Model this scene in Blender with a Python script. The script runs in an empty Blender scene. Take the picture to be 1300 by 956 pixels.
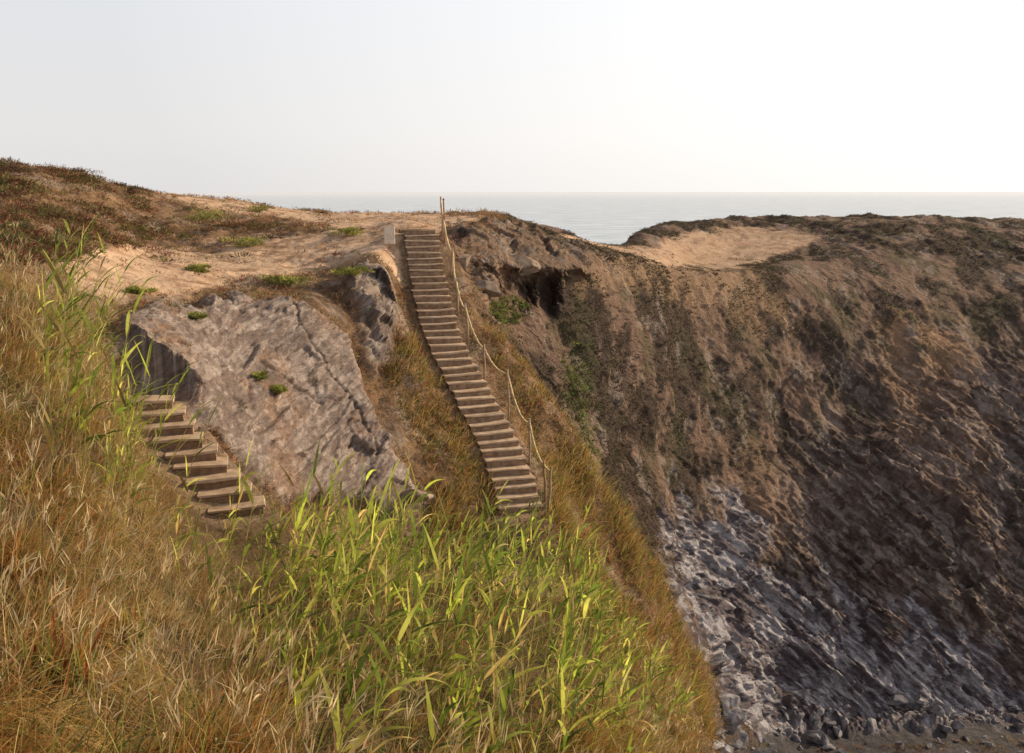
import bpy, bmesh, math, random
import numpy as np
from mathutils import Vector, Matrix
random.seed(7); rng = np.random.default_rng(7)
scene = bpy.context.scene
COL = scene.collection
F = 1126.0; CX = 650.0; CY = 478.0
PITCH = math.atan(235.0 / F); CP, SP = math.cos(PITCH), math.sin(PITCH)
CAMZ = 34.0

def ray(u, v):
    a = (np.asarray(u, float) - CX) / F; b = (CY - np.asarray(v, float)) / F
    y = CP + b * SP; z = -SP + b * CP
    return a / y, z / y
def at(u, v, Y):
    rx, rz = ray(u, v)
    return np.stack([rx * Y, Y * np.ones_like(rx), rz * Y + CAMZ], -1)
def project(P):
    x, y, z = P[..., 0], P[..., 1], P[..., 2] - CAMZ
    d = y * CP - z * SP; up = y * SP + z * CP
    d = np.where(np.abs(d) < 1e-3, 1e-3, d)
    return CX + F * x / d, CY - F * up / d, d

# ------------------------------------------------------------------ noise
_perm = rng.permutation(256); _perm = np.concatenate([_perm, _perm, _perm])
_g = rng.normal(size=(256, 3)); _g /= np.linalg.norm(_g, axis=1)[:, None]; _g = _g.astype(np.float32)
_r = rng.uniform(size=(256, 3)).astype(np.float32)
def noise(P):
    P = P.astype(np.float32); i = np.floor(P).astype(np.int64); f = P - i; i &= 255
    w = f * f * f * (f * (f * 6 - 15) + 10)
    r = 0
    for dx in (0, 1):
        wx = w[:, 0] if dx else 1 - w[:, 0]
        for dy in (0, 1):
            wy = w[:, 1] if dy else 1 - w[:, 1]
            for dz in (0, 1):
                wz = w[:, 2] if dz else 1 - w[:, 2]
                h = _perm[_perm[_perm[i[:, 0] + dx] + ((i[:, 1] + dy) & 255)] + ((i[:, 2] + dz) & 255)]
                g = _g[h]
                r = r + wx * wy * wz * (g[:, 0] * (f[:, 0] - dx) + g[:, 1] * (f[:, 1] - dy) + g[:, 2] * (f[:, 2] - dz))
    return r * 1.6
def fbm(P, scale, octs=4, gain=.5, ridged=False):
    P = P / scale; a = 1; s = 0; n = 0
    for o in range(octs):
        q = noise(P * (2.03 ** o) + 17.3 * o)
        if ridged: q = 1 - 2 * np.abs(q)
        s = s + a * q; n += a; a *= gain
    return s / n
def facets(P):
    """broken rock: every cell is a tilted plane; returns height and a random value per cell"""
    P = P.astype(np.float32); i = np.floor(P).astype(np.int64); f = P - i
    best = np.full(len(P), 9., np.float32); val = np.zeros(len(P), np.float32); rnd = np.zeros(len(P), np.float32)
    for dx in (-1, 0, 1):
        for dy in (-1, 0, 1):
            for dz in (-1, 0, 1):
                h = _perm[_perm[_perm[(i[:, 0] + dx) & 255] + ((i[:, 1] + dy) & 255)] + ((i[:, 2] + dz) & 255)]
                q = _r[h]; vx = f[:, 0] - dx - q[:, 0]; vy = f[:, 1] - dy - q[:, 1]; vz = f[:, 2] - dz - q[:, 2]
                d = vx * vx + vy * vy + vz * vz; m = d < best; g = _g[(h + 91) & 255]
                v = vx * g[:, 0] + vy * g[:, 1] + vz * g[:, 2] + .6 * (q[:, 0] - .5)
                best = np.where(m, d, best); val = np.where(m, v, val); rnd = np.where(m, q[:, 1], rnd)
    return val, rnd
def on(mask, fn, k=1):
    i = np.where(mask)[0]; r = fn(i)
    if k == 1: o = np.zeros(len(mask)); o[i] = r; return o
    out = []
    for q in r: o = np.zeros(len(mask)); o[i] = q; out.append(o)
    return out
def sstep(x, a, b):
    t = np.clip((x - a) / (b - a), 0, 1); return t * t * (3 - 2 * t)
def polysd(u, v, poly):
    poly = np.array(poly, float); d = np.full(u.shape, 1e9); inside = np.zeros(u.shape, bool)
    for k in range(len(poly)):
        a = poly[k]; b = poly[(k + 1) % len(poly)]; e = b - a
        t = np.clip(((u - a[0]) * e[0] + (v - a[1]) * e[1]) / (e @ e), 0, 1)
        d = np.minimum(d, np.hypot(u - a[0] - t * e[0], v - a[1] - t * e[1]))
        c = ((a[1] > v) != (b[1] > v)) & (u < (b[0] - a[0]) * (v - a[1]) / (b[1] - a[1] + 1e-9) + a[0])
        inside ^= c
    return np.where(inside, d, -d)
def linesd(u, v, pts):
    d = np.full(u.shape, 1e9); pts = np.array(pts, float)
    for a, b in zip(pts[:-1], pts[1:]):
        e = b - a; t = np.clip(((u - a[0]) * e[0] + (v - a[1]) * e[1]) / (e @ e), 0, 1)
        d = np.minimum(d, np.hypot(u - a[0] - t * e[0], v - a[1] - t * e[1]))
    return d
def pchip(x, Y, xq):
    x = np.asarray(x, float); h = np.diff(x); d = (Y[1:] - Y[:-1]) / h.reshape((-1,) + (1,) * (Y.ndim - 1))
    m = np.zeros_like(Y); H = h.reshape((-1,) + (1,) * (Y.ndim - 1))
    w1 = 2 * H[1:] + H[:-1]; w2 = H[1:] + 2 * H[:-1]
    ok = d[:-1] * d[1:] > 0
    with np.errstate(all='ignore'):
        mm = (w1 + w2) / (w1 / d[:-1] + w2 / d[1:])
    m[1:-1] = np.where(ok, mm, 0); m[0] = d[0]; m[-1] = d[-1]
    i = np.clip(np.searchsorted(x, xq, side='right') - 1, 0, len(x) - 2)
    t = ((xq - x[i]) / h[i]).reshape((-1,) + (1,) * (Y.ndim - 1)); hh = h[i].reshape(t.shape)
    return (Y[i] * (2 * t**3 - 3 * t**2 + 1) + hh * m[i] * (t**3 - 2 * t**2 + t)
            + Y[i + 1] * (-2 * t**3 + 3 * t**2) + hh * m[i + 1] * (t**3 - t**2))

# ------------------------------------------------------------------ terrain table: distance and height of each feature line
U = [-250, 0, 100, 200, 300, 400, 470, 520, 600, 700, 790, 815, 880, 1000, 1150, 1300, 1550]
T = [
 [(3.5,800),(3.5,850),(3.7,880),(4,910),(4,940),(4.2,960),(4.2,980),(4.3,1000),(4.4,1020),(4.5,1060),(4.7,1100),(4.8,1120),(5,1150),(5,1200),(5,1300),(5,1400),(5,1400)],
 [(9,310),(9,365),(10,475),(11,648),(12,728),(12.5,738),(12.8,742),(13,745),(13.5,750),(14,765),(14.5,825),(14.6,850),(15,935),(15,1080),(15,1250),(15,1400),(15,1400)],
 [(13,330),(13,370),(14,475),(15,598),(16,695),(18,800),(18.5,830),(19,850),(20,850),(20,880),(20,940),(20,965),(20,1050),(22,1200),(22,1300),(22,1400),(22,1400)],
 [(16,320),(16,345),(17,415),(17,500),(18,605),(20,680),(21,700),(22,700),(23,700),(24,715),(26,790),(26.5,820),(27,910),(30,1150),(32,1150),(34,1120),(36,1120)],
 [(20,305),(20,320),(19.6,385),(19.6,432),(21.5,490),(23.5,520),(24.5,540),(26,520),(27.5,530),(28.3,580),(28,725),(28.3,755),(30,868),(38,1050),(40,1035),(42,1010),(44,1010)],
 [(25,290),(24,300),(23.5,348),(24,374),(25.5,388),(27,395),(30,370),(34,298),(32,395),(30.5,508),(29.8,660),(30,700),(31.5,825),(43,975),(44,970),(46,960),(48,960)],
 [(30,275),(30,270),(30,300),(30,340),(31,348),(32,347),(33,325),(35.5,293),(34,372),(33,540),(33.4,745),(34,790),(37,900),(47,920),(49,912),(52,905),(54,905)],
 [(36,262),(36,245),(36,275),(36,325),(36,325),(37,315),(37,300),(38,288),(35.5,340),(37,460),(41.5,620),(43,660),(46,780),(51,800),(53,775),(56,750),(60,750)],
 [(42,245),(40,222),(42,245),(42,305),(42,300),(42,290),(42,287),(42,280),(37.5,310),(39.5,385),(46.5,440),(49,465),(54,520),(60,560),(64,540),(66,560),(68,560)],
 [(46,235),(45,209),(48,222),(50,258),(50,275),(52,277),(52,276),(50,275),(42,287),(44,312),(51,327),(53,330),(60,347),(70,342),(76,354),(80,362),(82,362)],
 [(55,240),(55,222),(58,232),(60,247),(62,262),(64,271),(62,272),(60,272),(50,274),(52,300),(59,316),(62,318),(70,336),(82,312),(86,298),(88,308),(90,308)],
 [(60,245),(62,240),(66,240),(68,246),(72,254),(75,269),(75,272),(70,272),(56,268),(58,290),(70,313),(84,290),(90,280),(98,275),(100,275),(102,278),(104,279)],
]
T = np.array(T, float)
uq = np.concatenate([np.linspace(-250, -40, 40, endpoint=False), np.arange(-40, 1345, 1.4), np.linspace(1345, 1550, 40)])
Ti = np.stack([pchip(U, T[k], uq) for k in range(len(T))])
nodes = np.stack([at(uq, Ti[k, :, 1], Ti[k, :, 0]) for k in range(len(T))])
m = (uq >= 860)[None] & (nodes[:, :, 1] > 25) & (nodes[:, :, 1] < 57)
nodes[..., 2] = np.where(m, np.maximum(nodes[..., 2], .5), nodes[..., 2])
a = (uq - CX) / F
B0 = np.stack([a * 26, -8 + 0 * a, CAMZ - 1.3 - 0.25 * a * 8], -1)
N0 = np.stack([a * 2.2, 1.2 + 0 * a, CAMZ - 1.7 - a * .5], -1)
P2 = nodes[-1]
P3 = P2 + np.array([0, 7, 0]); P3[:, 0] *= 1.08; P3[:, 2] = CAMZ - 12
P4 = P2 + np.array([0, 22, 0]); P4[:, 0] *= 1.2; P4[:, 2] = -6
nodes = np.concatenate([B0[None], N0[None], nodes, P3[None], P4[None]])
segn = [6, 14, 70, 25, 45, 150, 120, 80, 170, 220, 190, 80, 60, 25, 10]
tq = np.concatenate([k + np.arange(n) / n for k, n in enumerate(segn)] + [[15.0]])
G = pchip(np.arange(16), nodes, tq)
nt, nu = G.shape[:2]
Tt = np.repeat(tq[:, None], nu, 1); UU = np.repeat(uq[None], nt, 0)
def normals(G):
    du = np.gradient(G, axis=1); dt = np.gradient(G, axis=0)
    n = np.cross(du, dt); l = np.linalg.norm(n, axis=-1, keepdims=True)
    return n / np.maximum(l, 1e-9)
N = normals(G)
u0, v0, d0 = project(G)
fl = lambda A: A.reshape(-1)
P = G.reshape(-1, 3).copy(); Nn = N.reshape(-1, 3); t_ = fl(Tt); u_ = fl(u0); v_ = fl(v0); uc = fl(UU)
cliff = sstep(uc, 600, 690) * sstep(t_, 7.5, 8.3)
cliff = np.maximum(cliff, sstep(uc, 850, 900) * sstep(t_, 7.2, 7.6))
rim = sstep(t_, 10.2, 11.2)
SLAB = [(134,424),(165,405),(225,398),(300,384),(368,388),(402,404),(438,430),(455,480),(484,560),(508,590),(530,630),(500,655),(430,645),(345,636),(300,606),(250,560),(205,512),(160,470)]
SLAB2 = [(432,350),(470,338),(502,348),(510,395),(502,440),(494,472),(478,480),(462,458),(450,405)]
ROCKR = [(562,300),(640,283),(740,312),(770,340),(690,350),(640,352),(632,425),(604,390),(578,345)]
near_mid = (t_ > 4.2) & (t_ < 8.8)
wob = fbm(P, 1.3, 4, .6) * 28
slabA = np.where(near_mid, polysd(u_ + wob * .5, v_ + wob * .9, SLAB), -99)
slabB = np.where(near_mid, polysd(u_ + wob * .6, v_ + wob, SLAB2), -99)
slabd = np.maximum(slabA, slabB); slab = sstep(slabd, -8, 10)
rockr = np.where((t_ > 4.5) & (t_ < 12), sstep(polysd(u_ + wob * .6, v_ + wob * 1.2, ROCKR), -10, 14), 0)
SANDS = [[(75,335),(150,312),(260,318),(330,300),(420,297),(500,290),(512,300),(510,325),(440,330),(350,354),(230,374),(110,380)],
         [(190,243),(300,255),(400,270),(500,268),(570,272),(620,278),(560,292),(430,292),(340,275),(250,262)],
         [(835,312),(880,296),(955,288),(1035,300),(990,322),(930,340),(880,342),(800,326),(700,305),(720,298),(790,311)]]
sandd = np.full(P.shape[0], -99.)
sw = fbm(P, 2.4, 4, .6) * 20
for s in SANDS: sandd = np.maximum(sandd, polysd(u_ + sw, v_ + sw * .6, s))
sandd[t_ < 6.5] = -99
sand = sstep(sandd, -6, 4) * (1 - rockr)
beach = sstep(uc, 880, 930) * sstep(t_, 4.8, 5.4) * (1 - sstep(t_ + fbm(P, 2, 3) * .3, 7.6, 7.9))
PALE = [(830,655),(880,620),(960,655),(1010,725),(1080,765),(1180,800),(1320,850),(1320,960),(900,960),(868,800)]
pale = sstep(polysd(u_ + fbm(P, 2.5, 4, .6) * 80, v_ + fbm(P + 5, 3, 4, .6) * 100, PALE), -16, 24) * cliff
ang = math.radians(41)
def bedding(P, ang): return P[:, 0] * math.cos(ang) - P[:, 2] * math.sin(ang), P[:, 0] * math.sin(ang) + P[:, 2] * math.cos(ang)
alo, bed = bedding(P, ang)
bw_ = bed + fbm(P, 22, 1) * .8
lay = np.stack([alo / 2.4, P[:, 1] / 2.0, bw_ / .42], -1); lay2 = np.stack([alo / 1.2, P[:, 1] / 1.0, bw_ / .2], -1)
big = np.stack([alo / 4, P[:, 1] / 4, bw_ / 2.0], -1)
cm = cliff > .02
F1, R1 = on(cm, lambda i: facets(lay[i]), 2); F2, R2 = on(cm, lambda i: facets(lay2[i]), 2); F3, R3 = on(cm, lambda i: facets(big[i]), 2)
F4, R4 = on(cm, lambda i: facets(P[i] / .7), 2)
STR = [(1040,540),(1200,500),(1320,500),(1320,960),(1100,960),(990,710)]
strm = np.maximum(sstep(polysd(u_, v_ + fbm(P, 6, 3) * 130, STR), -90, 60) * .95, pale) * cliff
disp = 0.05 * fbm(P, .8, 3)
mid = sstep(t_, 4.3, 5) * (1 - sstep(t_, 12.5, 13)) * (1 - sand) * (1 - beach)
disp += mid * (1 - cliff) * (1 - slab) * (.5 * fbm(P, 2.6, 5, .55))
disp += cliff * (1 - beach) * (1 - sand * .9) * (1 - .6 * rim) * (1.3 * fbm(P, 10, 3) + (.7 - .45 * strm) * fbm(P, 2.6, 6, .6) + .34 * F3 * (.4 + strm) + .22 * F1 * (.12 + strm) + .12 * F2 * (.3 + strm) + .12 * F4 * (.5 + strm))
sal, sbd = bedding(P, math.radians(-38)); sw2 = sbd + fbm(P, 6, 2) * .3
rm = (slab > .01) | (rockr > .01)
s1, q1 = on(rm, lambda i: facets(np.stack([sal / 3.4, P[:, 1] / 2.4, sw2 / .7], -1)[i]), 2)
s2, q2 = on(rm, lambda i: facets(np.stack([sal / 1.0, P[:, 1] / .7, sw2 / .18], -1)[i]), 2)
s3, q3 = on(rm, lambda i: facets(P[i] / 1.3), 2)
s4, q4 = on(rm, lambda i: facets(np.stack([sal / .5, P[:, 1] / .3, sw2 / .09], -1)[i]), 2)
CR = [[(325,468),(345,485),(372,505),(400,520)],[(370,390),(384,440),(440,520),(470,590)]]
crack = np.zeros(len(P)); ww_ = fbm(P, .6, 5, .6) * 16
for c_ in CR: crack = np.maximum(crack, 1 - sstep(linesd(u_ + ww_, v_ + ww_, c_), 0, 3))
crack *= slab * near_mid * .7
rag = np.maximum(sstep(u_ + 2 * wob, 430, 480), .06)
disp += slab * (.32 + .12 * s1 + .05 * s2 + .02 * s4 + .26 * fbm(P, 3.2, 3) + .4 * rag * s3) - crack * .10
disp += rockr * (.15 + .16 * s1 + .07 * s2 + .28 * s3)
disp += sand * (.10 * fbm(P, .9, 4, .6) + .18 * fbm(P, 3, 2)) * (1 - .5 * cliff)
disp += (t_ > 11.5) * (t_ < 13.4) * (1 - sand) * (.22 + .25 * (uc > 790)) * fbm(P, 1.9, 4)
disp += (t_ < 4) * .15 * fbm(P, 1.6, 3) * (t_ > 1)
P += Nn * disp[:, None]
uu, vv, dd = project(P)
def ell(cx, cy, rx, ry): return np.sqrt(((uu - cx) / rx) ** 2 + ((vv - cy) / ry) ** 2)
cz = (dd > 32) & (dd < 46) & (t_ > 7.4)
e = np.minimum(np.minimum(ell(654, 376, 34, 28), ell(697, 374, 16, 30)), 9)
cave = np.where(cz, 1 - sstep(e + .55 * fbm(P, 1.2, 4, .6), .3, 1.2), 0)
P[:, 1] += cave * 1.35; P[:, 2] -= cave * .2
brow = np.where(cz, np.exp(-((vv - 337 + wob * .4 - .06 * (uu - 660)) / 9) ** 2) * sstep(uu, 605, 630) * (1 - sstep(uu, 735, 775)), 0)
P[:, 1] -= brow * 1.25 * (1 + 1.0 * fbm(P, 1.0, 3)); P[:, 2] += brow * .05

def stairline(uvs):
    out = []
    for u, v in uvs:
        rx, rz = ray(u, v); Y = 27.4 / (.74 - float(rz))
        out.append((float(rx * Y), float(Y), float(rz * Y + CAMZ)))
    return np.array(out)
mainp = stairline([(533,291),(538,323),(546,364),(559,415),(581,464),(609,516),(637,572),(654,616),(661,642),(666,664)])
lowp = np.array([at(192, 507, 17.4), at(212, 536, 16.9), at(238, 568, 16.4), at(266, 600, 16.), at(296, 634, 15.5), at(330, 676, 15.0)])
def resample(path, rise):
    z = path[:, 2]; n = int((z[0] - z[-1]) / rise)
    zq = z[0] - rise * np.arange(n)
    par = np.interp(-zq, -z, np.arange(len(z)))
    return pchip(np.arange(len(z)), path, par)
mains = resample(mainp, .205); lows = resample(lowp, .19)
def conform(P, pts, half, fade, drop):
    box = (P[:, 0] > pts[:, 0].min() - 3) & (P[:, 0] < pts[:, 0].max() + 3) & (P[:, 1] > pts[:, 1].min() - 2) & (P[:, 1] < pts[:, 1].max() + 1)
    idx = np.where(box & (t_ > 3.1))[0]; Q = P[idx]; best = np.full(len(idx), 1e9); zz = np.zeros(len(idx))
    for k in range(len(pts) - 1):
        a, b = pts[k], pts[k + 1]; e = (b - a)[:2]
        t = np.clip(((Q[:, :2] - a[:2]) @ e) / (e @ e), 0, 1); c = a[None] + t[:, None] * (b - a)[None]
        d = np.hypot(Q[:, 0] - c[:, 0], Q[:, 1] - c[:, 1]); m = d < best; best[m] = d[m]; zz[m] = c[m, 2]
    w = 1 - sstep(best, half, fade)
    P[idx, 2] = Q[:, 2] * (1 - w) + (zz - drop) * w
    full = np.full(P.shape[0], 99.); full[idx] = best
    return full
dmain = conform(P, mains, .8, 1.9, .2)
dlow = conform(P, lows, .65, 1.5, .17)

# ------------------------------------------------------------------ colours (surface albedo, with shade painted into the right headland sand)
def C(*c): return np.array(c, float)[None]
def mixc(a, b, w): return a * (1 - w[:, None]) + b * w[:, None]
def rep(*c): return np.repeat(C(*c), len(P), 0)
n1 = fbm(P, 2.2, 4); n2 = fbm(P, .6, 3); n3 = fbm(P, 9, 3)
col = rep(.32, .20, .115)
col = mixc(col, C(.20, .12, .07), sstep(n1, -.1, .3))
col = mixc(col, C(.38, .29, .22), sstep(fbm(P + 40, 1.8, 5, .6), .02, .25) * .8)
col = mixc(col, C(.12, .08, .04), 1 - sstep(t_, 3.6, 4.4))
pn = fbm(P + 9, 3.4, 5, .62)
scr = sstep(fbm(P + 55, 4.5, 5, .6) + .25 * n3, -.08, .04)
cc = mixc(rep(.22, .145, .108), C(.088, .062, .050), scr)
cc = mixc(cc, C(.080, .078, .042), sstep(fbm(P + 80, 3.5, 4), .08, .28) * .5)
cc = mixc(cc, C(.33, .265, .225), sstep(pn + .3 * (R4 - .5), .16, .28) * .6)
ORG = [(1120,420),(1210,440),(1270,560),(1240,650),(1150,600)]
cc = mixc(cc, C(.42, .255, .15), sstep(polysd(uu + n2 * 30, vv + n1 * 130, ORG), -20, 12) * .6)
ORG2 = [(690,330),(800,320),(960,345),(1010,410),(960,420),(860,370),(740,362)]
cc = mixc(cc, C(.40, .26, .16), sstep(polysd(uu, vv + n1 * 50, ORG2), -15, 12) * .55)
ORG3 = [(930,560),(1020,600),(1060,680),(1010,700),(940,640)]
cc = mixc(cc, C(.33, .215, .145), sstep(polysd(uu + n1 * 60, vv + n1 * 80, ORG3), -15, 12) * .5)
rr_ = .5 * R1 + .5 * R2
stc = mixc(rep(.125, .092, .085), C(.34, .285, .265), sstep(rr_ + .3 * n1 + .15 * n2, .5, .66))
cc = mixc(cc, stc, strm * .7)
palec = mixc(rep(.16, .135, .15), C(.47, .445, .475), sstep(rr_ + .5 * n1 + .3 * (R4 - .5), .42, .6))
cc = mixc(cc, palec, pale * .9)
GRN = [(715,400),(745,430),(765,560),(740,600),(715,520)]
green = sstep(polysd(uu + n1 * 50, vv + n1 * 60, GRN), -14, 22) * cliff
cc = mixc(cc, C(.10, .105, .042), green * .55)
col = mixc(col, cc, cliff)
sandc = mixc(rep(.64, .44, .295), C(.46, .29, .18), sstep(n2 + n1, -.1, .45))
sandc = mixc(sandc, C(.28, .17, .10), sstep(fbm(P + 60, 1.1, 4, .6), .12, .3) * .7)
col = mixc(col, sandc, sand * (1 - .25 * (uc > 790) - .1 * (uc > 700)))  # weaker sand tone on the right paints the hollow's shade into the colour
sc = mixc(rep(.20, .15, .128), C(.345, .28, .245), sstep(.25 * q1 + .4 * q2 + .35 * q4 + .25 * n2, .3, .7))
sc = mixc(sc, C(.30, .18, .115), sstep(n1 + .3 * n2, .1, .3) * .5)
sc = mixc(sc, C(.14, .105, .088), sstep(fbm(P + 21, 1.2, 5, .65), .12, .3) * .5)
sc = mixc(sc, C(.44, .375, .335), sstep(n2 + .5 * (q4 - .5), .25, .4) * .5)
sc = mixc(sc, C(.09, .065, .05), crack)
col = mixc(col, sc, slab)
col = mixc(col, mixc(sc * .85, C(.25, .16, .10), sstep(n2 + n1, -.3, .1) * .75), rockr)
col = mixc(col, C(.12, .11, .115), beach)
col = mixc(col, C(.40, .28, .18), (1 - sstep(np.minimum(dmain, dlow + .25), .7, 1.1)) * .8)
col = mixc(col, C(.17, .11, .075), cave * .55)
col = np.clip(col, 0, 1)

# ------------------------------------------------------------------ mesh building
def newmesh(name, V, Fq, mats, colors=None, smooth=True, parent=None):
    me = bpy.data.meshes.new(name); V = np.ascontiguousarray(V, np.float32); Fq = np.ascontiguousarray(Fq, np.int32)
    me.vertices.add(len(V)); me.vertices.foreach_set('co', V.ravel())
    k = Fq.shape[1]; me.loops.add(Fq.size); me.loops.foreach_set('vertex_index', Fq.ravel())
    me.polygons.add(len(Fq)); me.polygons.foreach_set('loop_start', np.arange(0, Fq.size, k, dtype=np.int32))
    me.polygons.foreach_set('use_smooth', np.full(len(Fq), smooth))
    me.update(calc_edges=True)
    if colors is not None:
        ca = me.color_attributes.new('Col', 'FLOAT_COLOR', 'POINT')
        ca.data.foreach_set('color', np.concatenate([colors, np.ones((len(colors), 1))], 1).astype(np.float32).ravel())
    for m in (mats if isinstance(mats, list) else [mats]): me.materials.append(m)
    o = bpy.data.objects.new(name, me); COL.objects.link(o)
    if parent: o.parent = parent
    return o
def tag(o, label=None, cat=None, group=None, kind=None):
    for k, v in (('label', label), ('category', cat), ('group', group), ('kind', kind)):
        if v: o[k] = v
    return o
def nodes_of(m):
    m.use_nodes = True; nt_ = m.node_tree; return nt_, nt_.nodes, nt_.links, nt_.nodes['Principled BSDF']
def ground_mat(name, bump=.5, dist=.25, scales=(1.2, 5, 18), rough=.95, contrast=.35, aniso=None):
    m = bpy.data.materials.new(name); t, n, l, b = nodes_of(m)
    b.inputs['Roughness'].default_value = rough; b.inputs['Specular IOR Level'].default_value = .15
    at_ = n.new('ShaderNodeAttribute'); at_.attribute_name = 'Col'
    geo = n.new('ShaderNodeNewGeometry'); src = geo.outputs['Position']
    if aniso:
        mp = n.new('ShaderNodeMapping'); mp.inputs['Scale'].default_value = aniso[1]
        mp0 = n.new('ShaderNodeMapping'); mp0.inputs['Rotation'].default_value = aniso[0]
        l.new(src, mp0.inputs['Vector']); l.new(mp0.outputs[0], mp.inputs['Vector']); srcA = mp.outputs[0]
    else: srcA = src
    h = None
    for k, s in enumerate(scales):
        x = n.new('ShaderNodeTexNoise'); x.inputs['Scale'].default_value = s; x.inputs['Detail'].default_value = 7; x.inputs['Roughness'].default_value = .72
        l.new(srcA if k < 2 else src, x.inputs['Vector'])
        if h is None: h = x.outputs[0]
        else:
            mm = n.new('ShaderNodeMath'); mm.operation = 'MULTIPLY_ADD'; mm.inputs[1].default_value = .6 ** k
            l.new(x.outputs[0], mm.inputs[0]); l.new(h, mm.inputs[2]); h = mm.outputs[0]
    tot = 1 + sum(.6 ** k for k in range(1, len(scales)))
    mr = n.new('ShaderNodeMapRange'); mr.inputs[1].default_value = tot * .38; mr.inputs[2].default_value = tot * .62
    mr.inputs[3].default_value = 1 - contrast; mr.inputs[4].default_value = 1 + contrast
    l.new(h, mr.inputs[0])
    vm = n.new('ShaderNodeVectorMath'); vm.operation = 'SCALE'; l.new(at_.outputs['Color'], vm.inputs[0]); l.new(mr.outputs[0], vm.inputs['Scale'])
    l.new(vm.outputs[0], b.inputs['Base Color'])
    bp = n.new('ShaderNodeBump'); bp.inputs['Strength'].default_value = bump; bp.inputs['Distance'].default_value = dist
    l.new(h, bp.inputs['Height']); l.new(bp.outputs[0], b.inputs['Normal'])
    return m
M_soil = ground_mat('dry_soil', .8, .2)
M_head = ground_mat('heath_soil', .9, .3, (1.5, 6, 22), contrast=.5)
M_sand = ground_mat('trampled_earth', .8, .2, (.9, 4.5, 16), contrast=.3)
M_cliff = ground_mat('cliff_rock', 1, .3, (1.8, 4.5, 8), contrast=.45, aniso=((0, math.radians(-41), 0), (.8, 1, 1.6)))
M_slab = ground_mat('slab_rock', 1, .09, (3, 9, 26), contrast=.5, aniso=((0, math.radians(38), 0), (.6, .9, 2.2)))
M_beach = ground_mat('shingle', 1, .4, (1.5, 5, 12), contrast=.6)

idx = np.arange(nt * nu).reshape(nt, nu)
FQ = np.stack([idx[:-1, :-1], idx[:-1, 1:], idx[1:, 1:], idx[1:, :-1]], -1).reshape(-1, 4)
fc = FQ[:, 0]
reg = np.zeros(len(FQ), int) + 1
reg[t_[fc] < 4] = 0
reg[cliff[fc] > .5] = 2
reg[sand[fc] > .5] = 3
reg[slab[fc] > .5] = 4
reg[(rockr[fc] > .5) & (cliff[fc] <= .5)] = 6
reg[beach[fc] > .5] = 5
names = [('foreground_hillside', M_soil), ('headland', M_head), ('cliff', M_cliff), ('sandy_path', M_sand), ('rock_slab', M_slab), ('beach', M_beach), ('rock_outcrop', M_slab)]
labs = ['steep foreground slope under the reeds and dry grass', 'brown heath headland that carries the long staircase', 'brown layered sea cliff curving around the cove', 'bare pale trampled earth on the clifftop', 'big grey brown layered rock slab left of the long staircase', 'rubble strewn ground at the cliff foot', 'rugged rock outcrop between the staircase top and the cave']
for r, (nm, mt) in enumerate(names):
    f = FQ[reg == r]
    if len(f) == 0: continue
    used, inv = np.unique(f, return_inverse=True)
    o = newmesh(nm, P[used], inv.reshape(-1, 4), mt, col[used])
    tag(o, labs[r], nm.replace('_', ' '), kind='structure')
Gf = P.reshape(nt, nu, 3)
Nf = normals(Gf).reshape(-1, 3); Nf[Nf[:, 2] < 0] *= -1
area = np.linalg.norm(np.cross(np.gradient(Gf, axis=0), np.gradient(Gf, axis=1)), axis=-1).reshape(-1)
uu, vv, dd = project(P)
dist = np.linalg.norm(P - np.array([0, 0, CAMZ]), axis=1)
def pick(u, v, tmin=0):
    c = np.where((np.abs(uu - u) < 3) & (np.abs(vv - v) < 3) & (dd > 1) & (t_ >= tmin))[0]
    if len(c) == 0: c = np.array([np.argmin((uu - u) ** 2 + (vv - v) ** 2 + 1e6 * (dd < 1) + 1e6 * (t_ < tmin))])
    return P[c[np.argmin(dist[c])]]
def sample(weight, n):
    w = np.maximum(weight, 0); w = w / w.sum()
    i = rng.choice(len(P), n, p=w)
    j = rng.normal(size=(n, 3)) * np.sqrt(area[i])[:, None] * .4; j[:, 2] = 0
    return P[i] + j, i

# ------------------------------------------------------------------ plants
def leafmat(name, trans=.45, rough=.6):
    m = bpy.data.materials.new(name); t, n, l, b = nodes_of(m)
    a_ = n.new('ShaderNodeAttribute'); a_.attribute_name = 'Col'; b.inputs['Roughness'].default_value = rough
    b.inputs['Specular IOR Level'].default_value = .3
    no = n.new('ShaderNodeTexNoise'); no.inputs['Scale'].default_value = 14; g = n.new('ShaderNodeNewGeometry'); l.new(g.outputs['Position'], no.inputs['Vector'])
    mr = n.new('ShaderNodeMapRange'); mr.inputs[1].default_value = .3; mr.inputs[2].default_value = .7; mr.inputs[3].default_value = .75; mr.inputs[4].default_value = 1.25; l.new(no.outputs[0], mr.inputs[0])
    vm = n.new('ShaderNodeVectorMath'); vm.operation = 'SCALE'; l.new(a_.outputs['Color'], vm.inputs[0]); l.new(mr.outputs[0], vm.inputs['Scale'])
    l.new(vm.outputs[0], b.inputs['Base Color'])
    tr = n.new('ShaderNodeBsdfTranslucent'); l.new(vm.outputs[0], tr.inputs['Color'])
    mx = n.new('ShaderNodeMixShader'); mx.inputs[0].default_value = trans
    l.new(b.outputs[0], mx.inputs[1]); l.new(tr.outputs[0], mx.inputs[2]); l.new(mx.outputs[0], n['Material Output'].inputs['Surface'])
    return m
M_reed = leafmat('reed_leaf', .6, .45); M_grass = leafmat('dry_grass_blade', .55, .7); M_scrub = leafmat('scrub_leaf', .3, .8)
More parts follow.
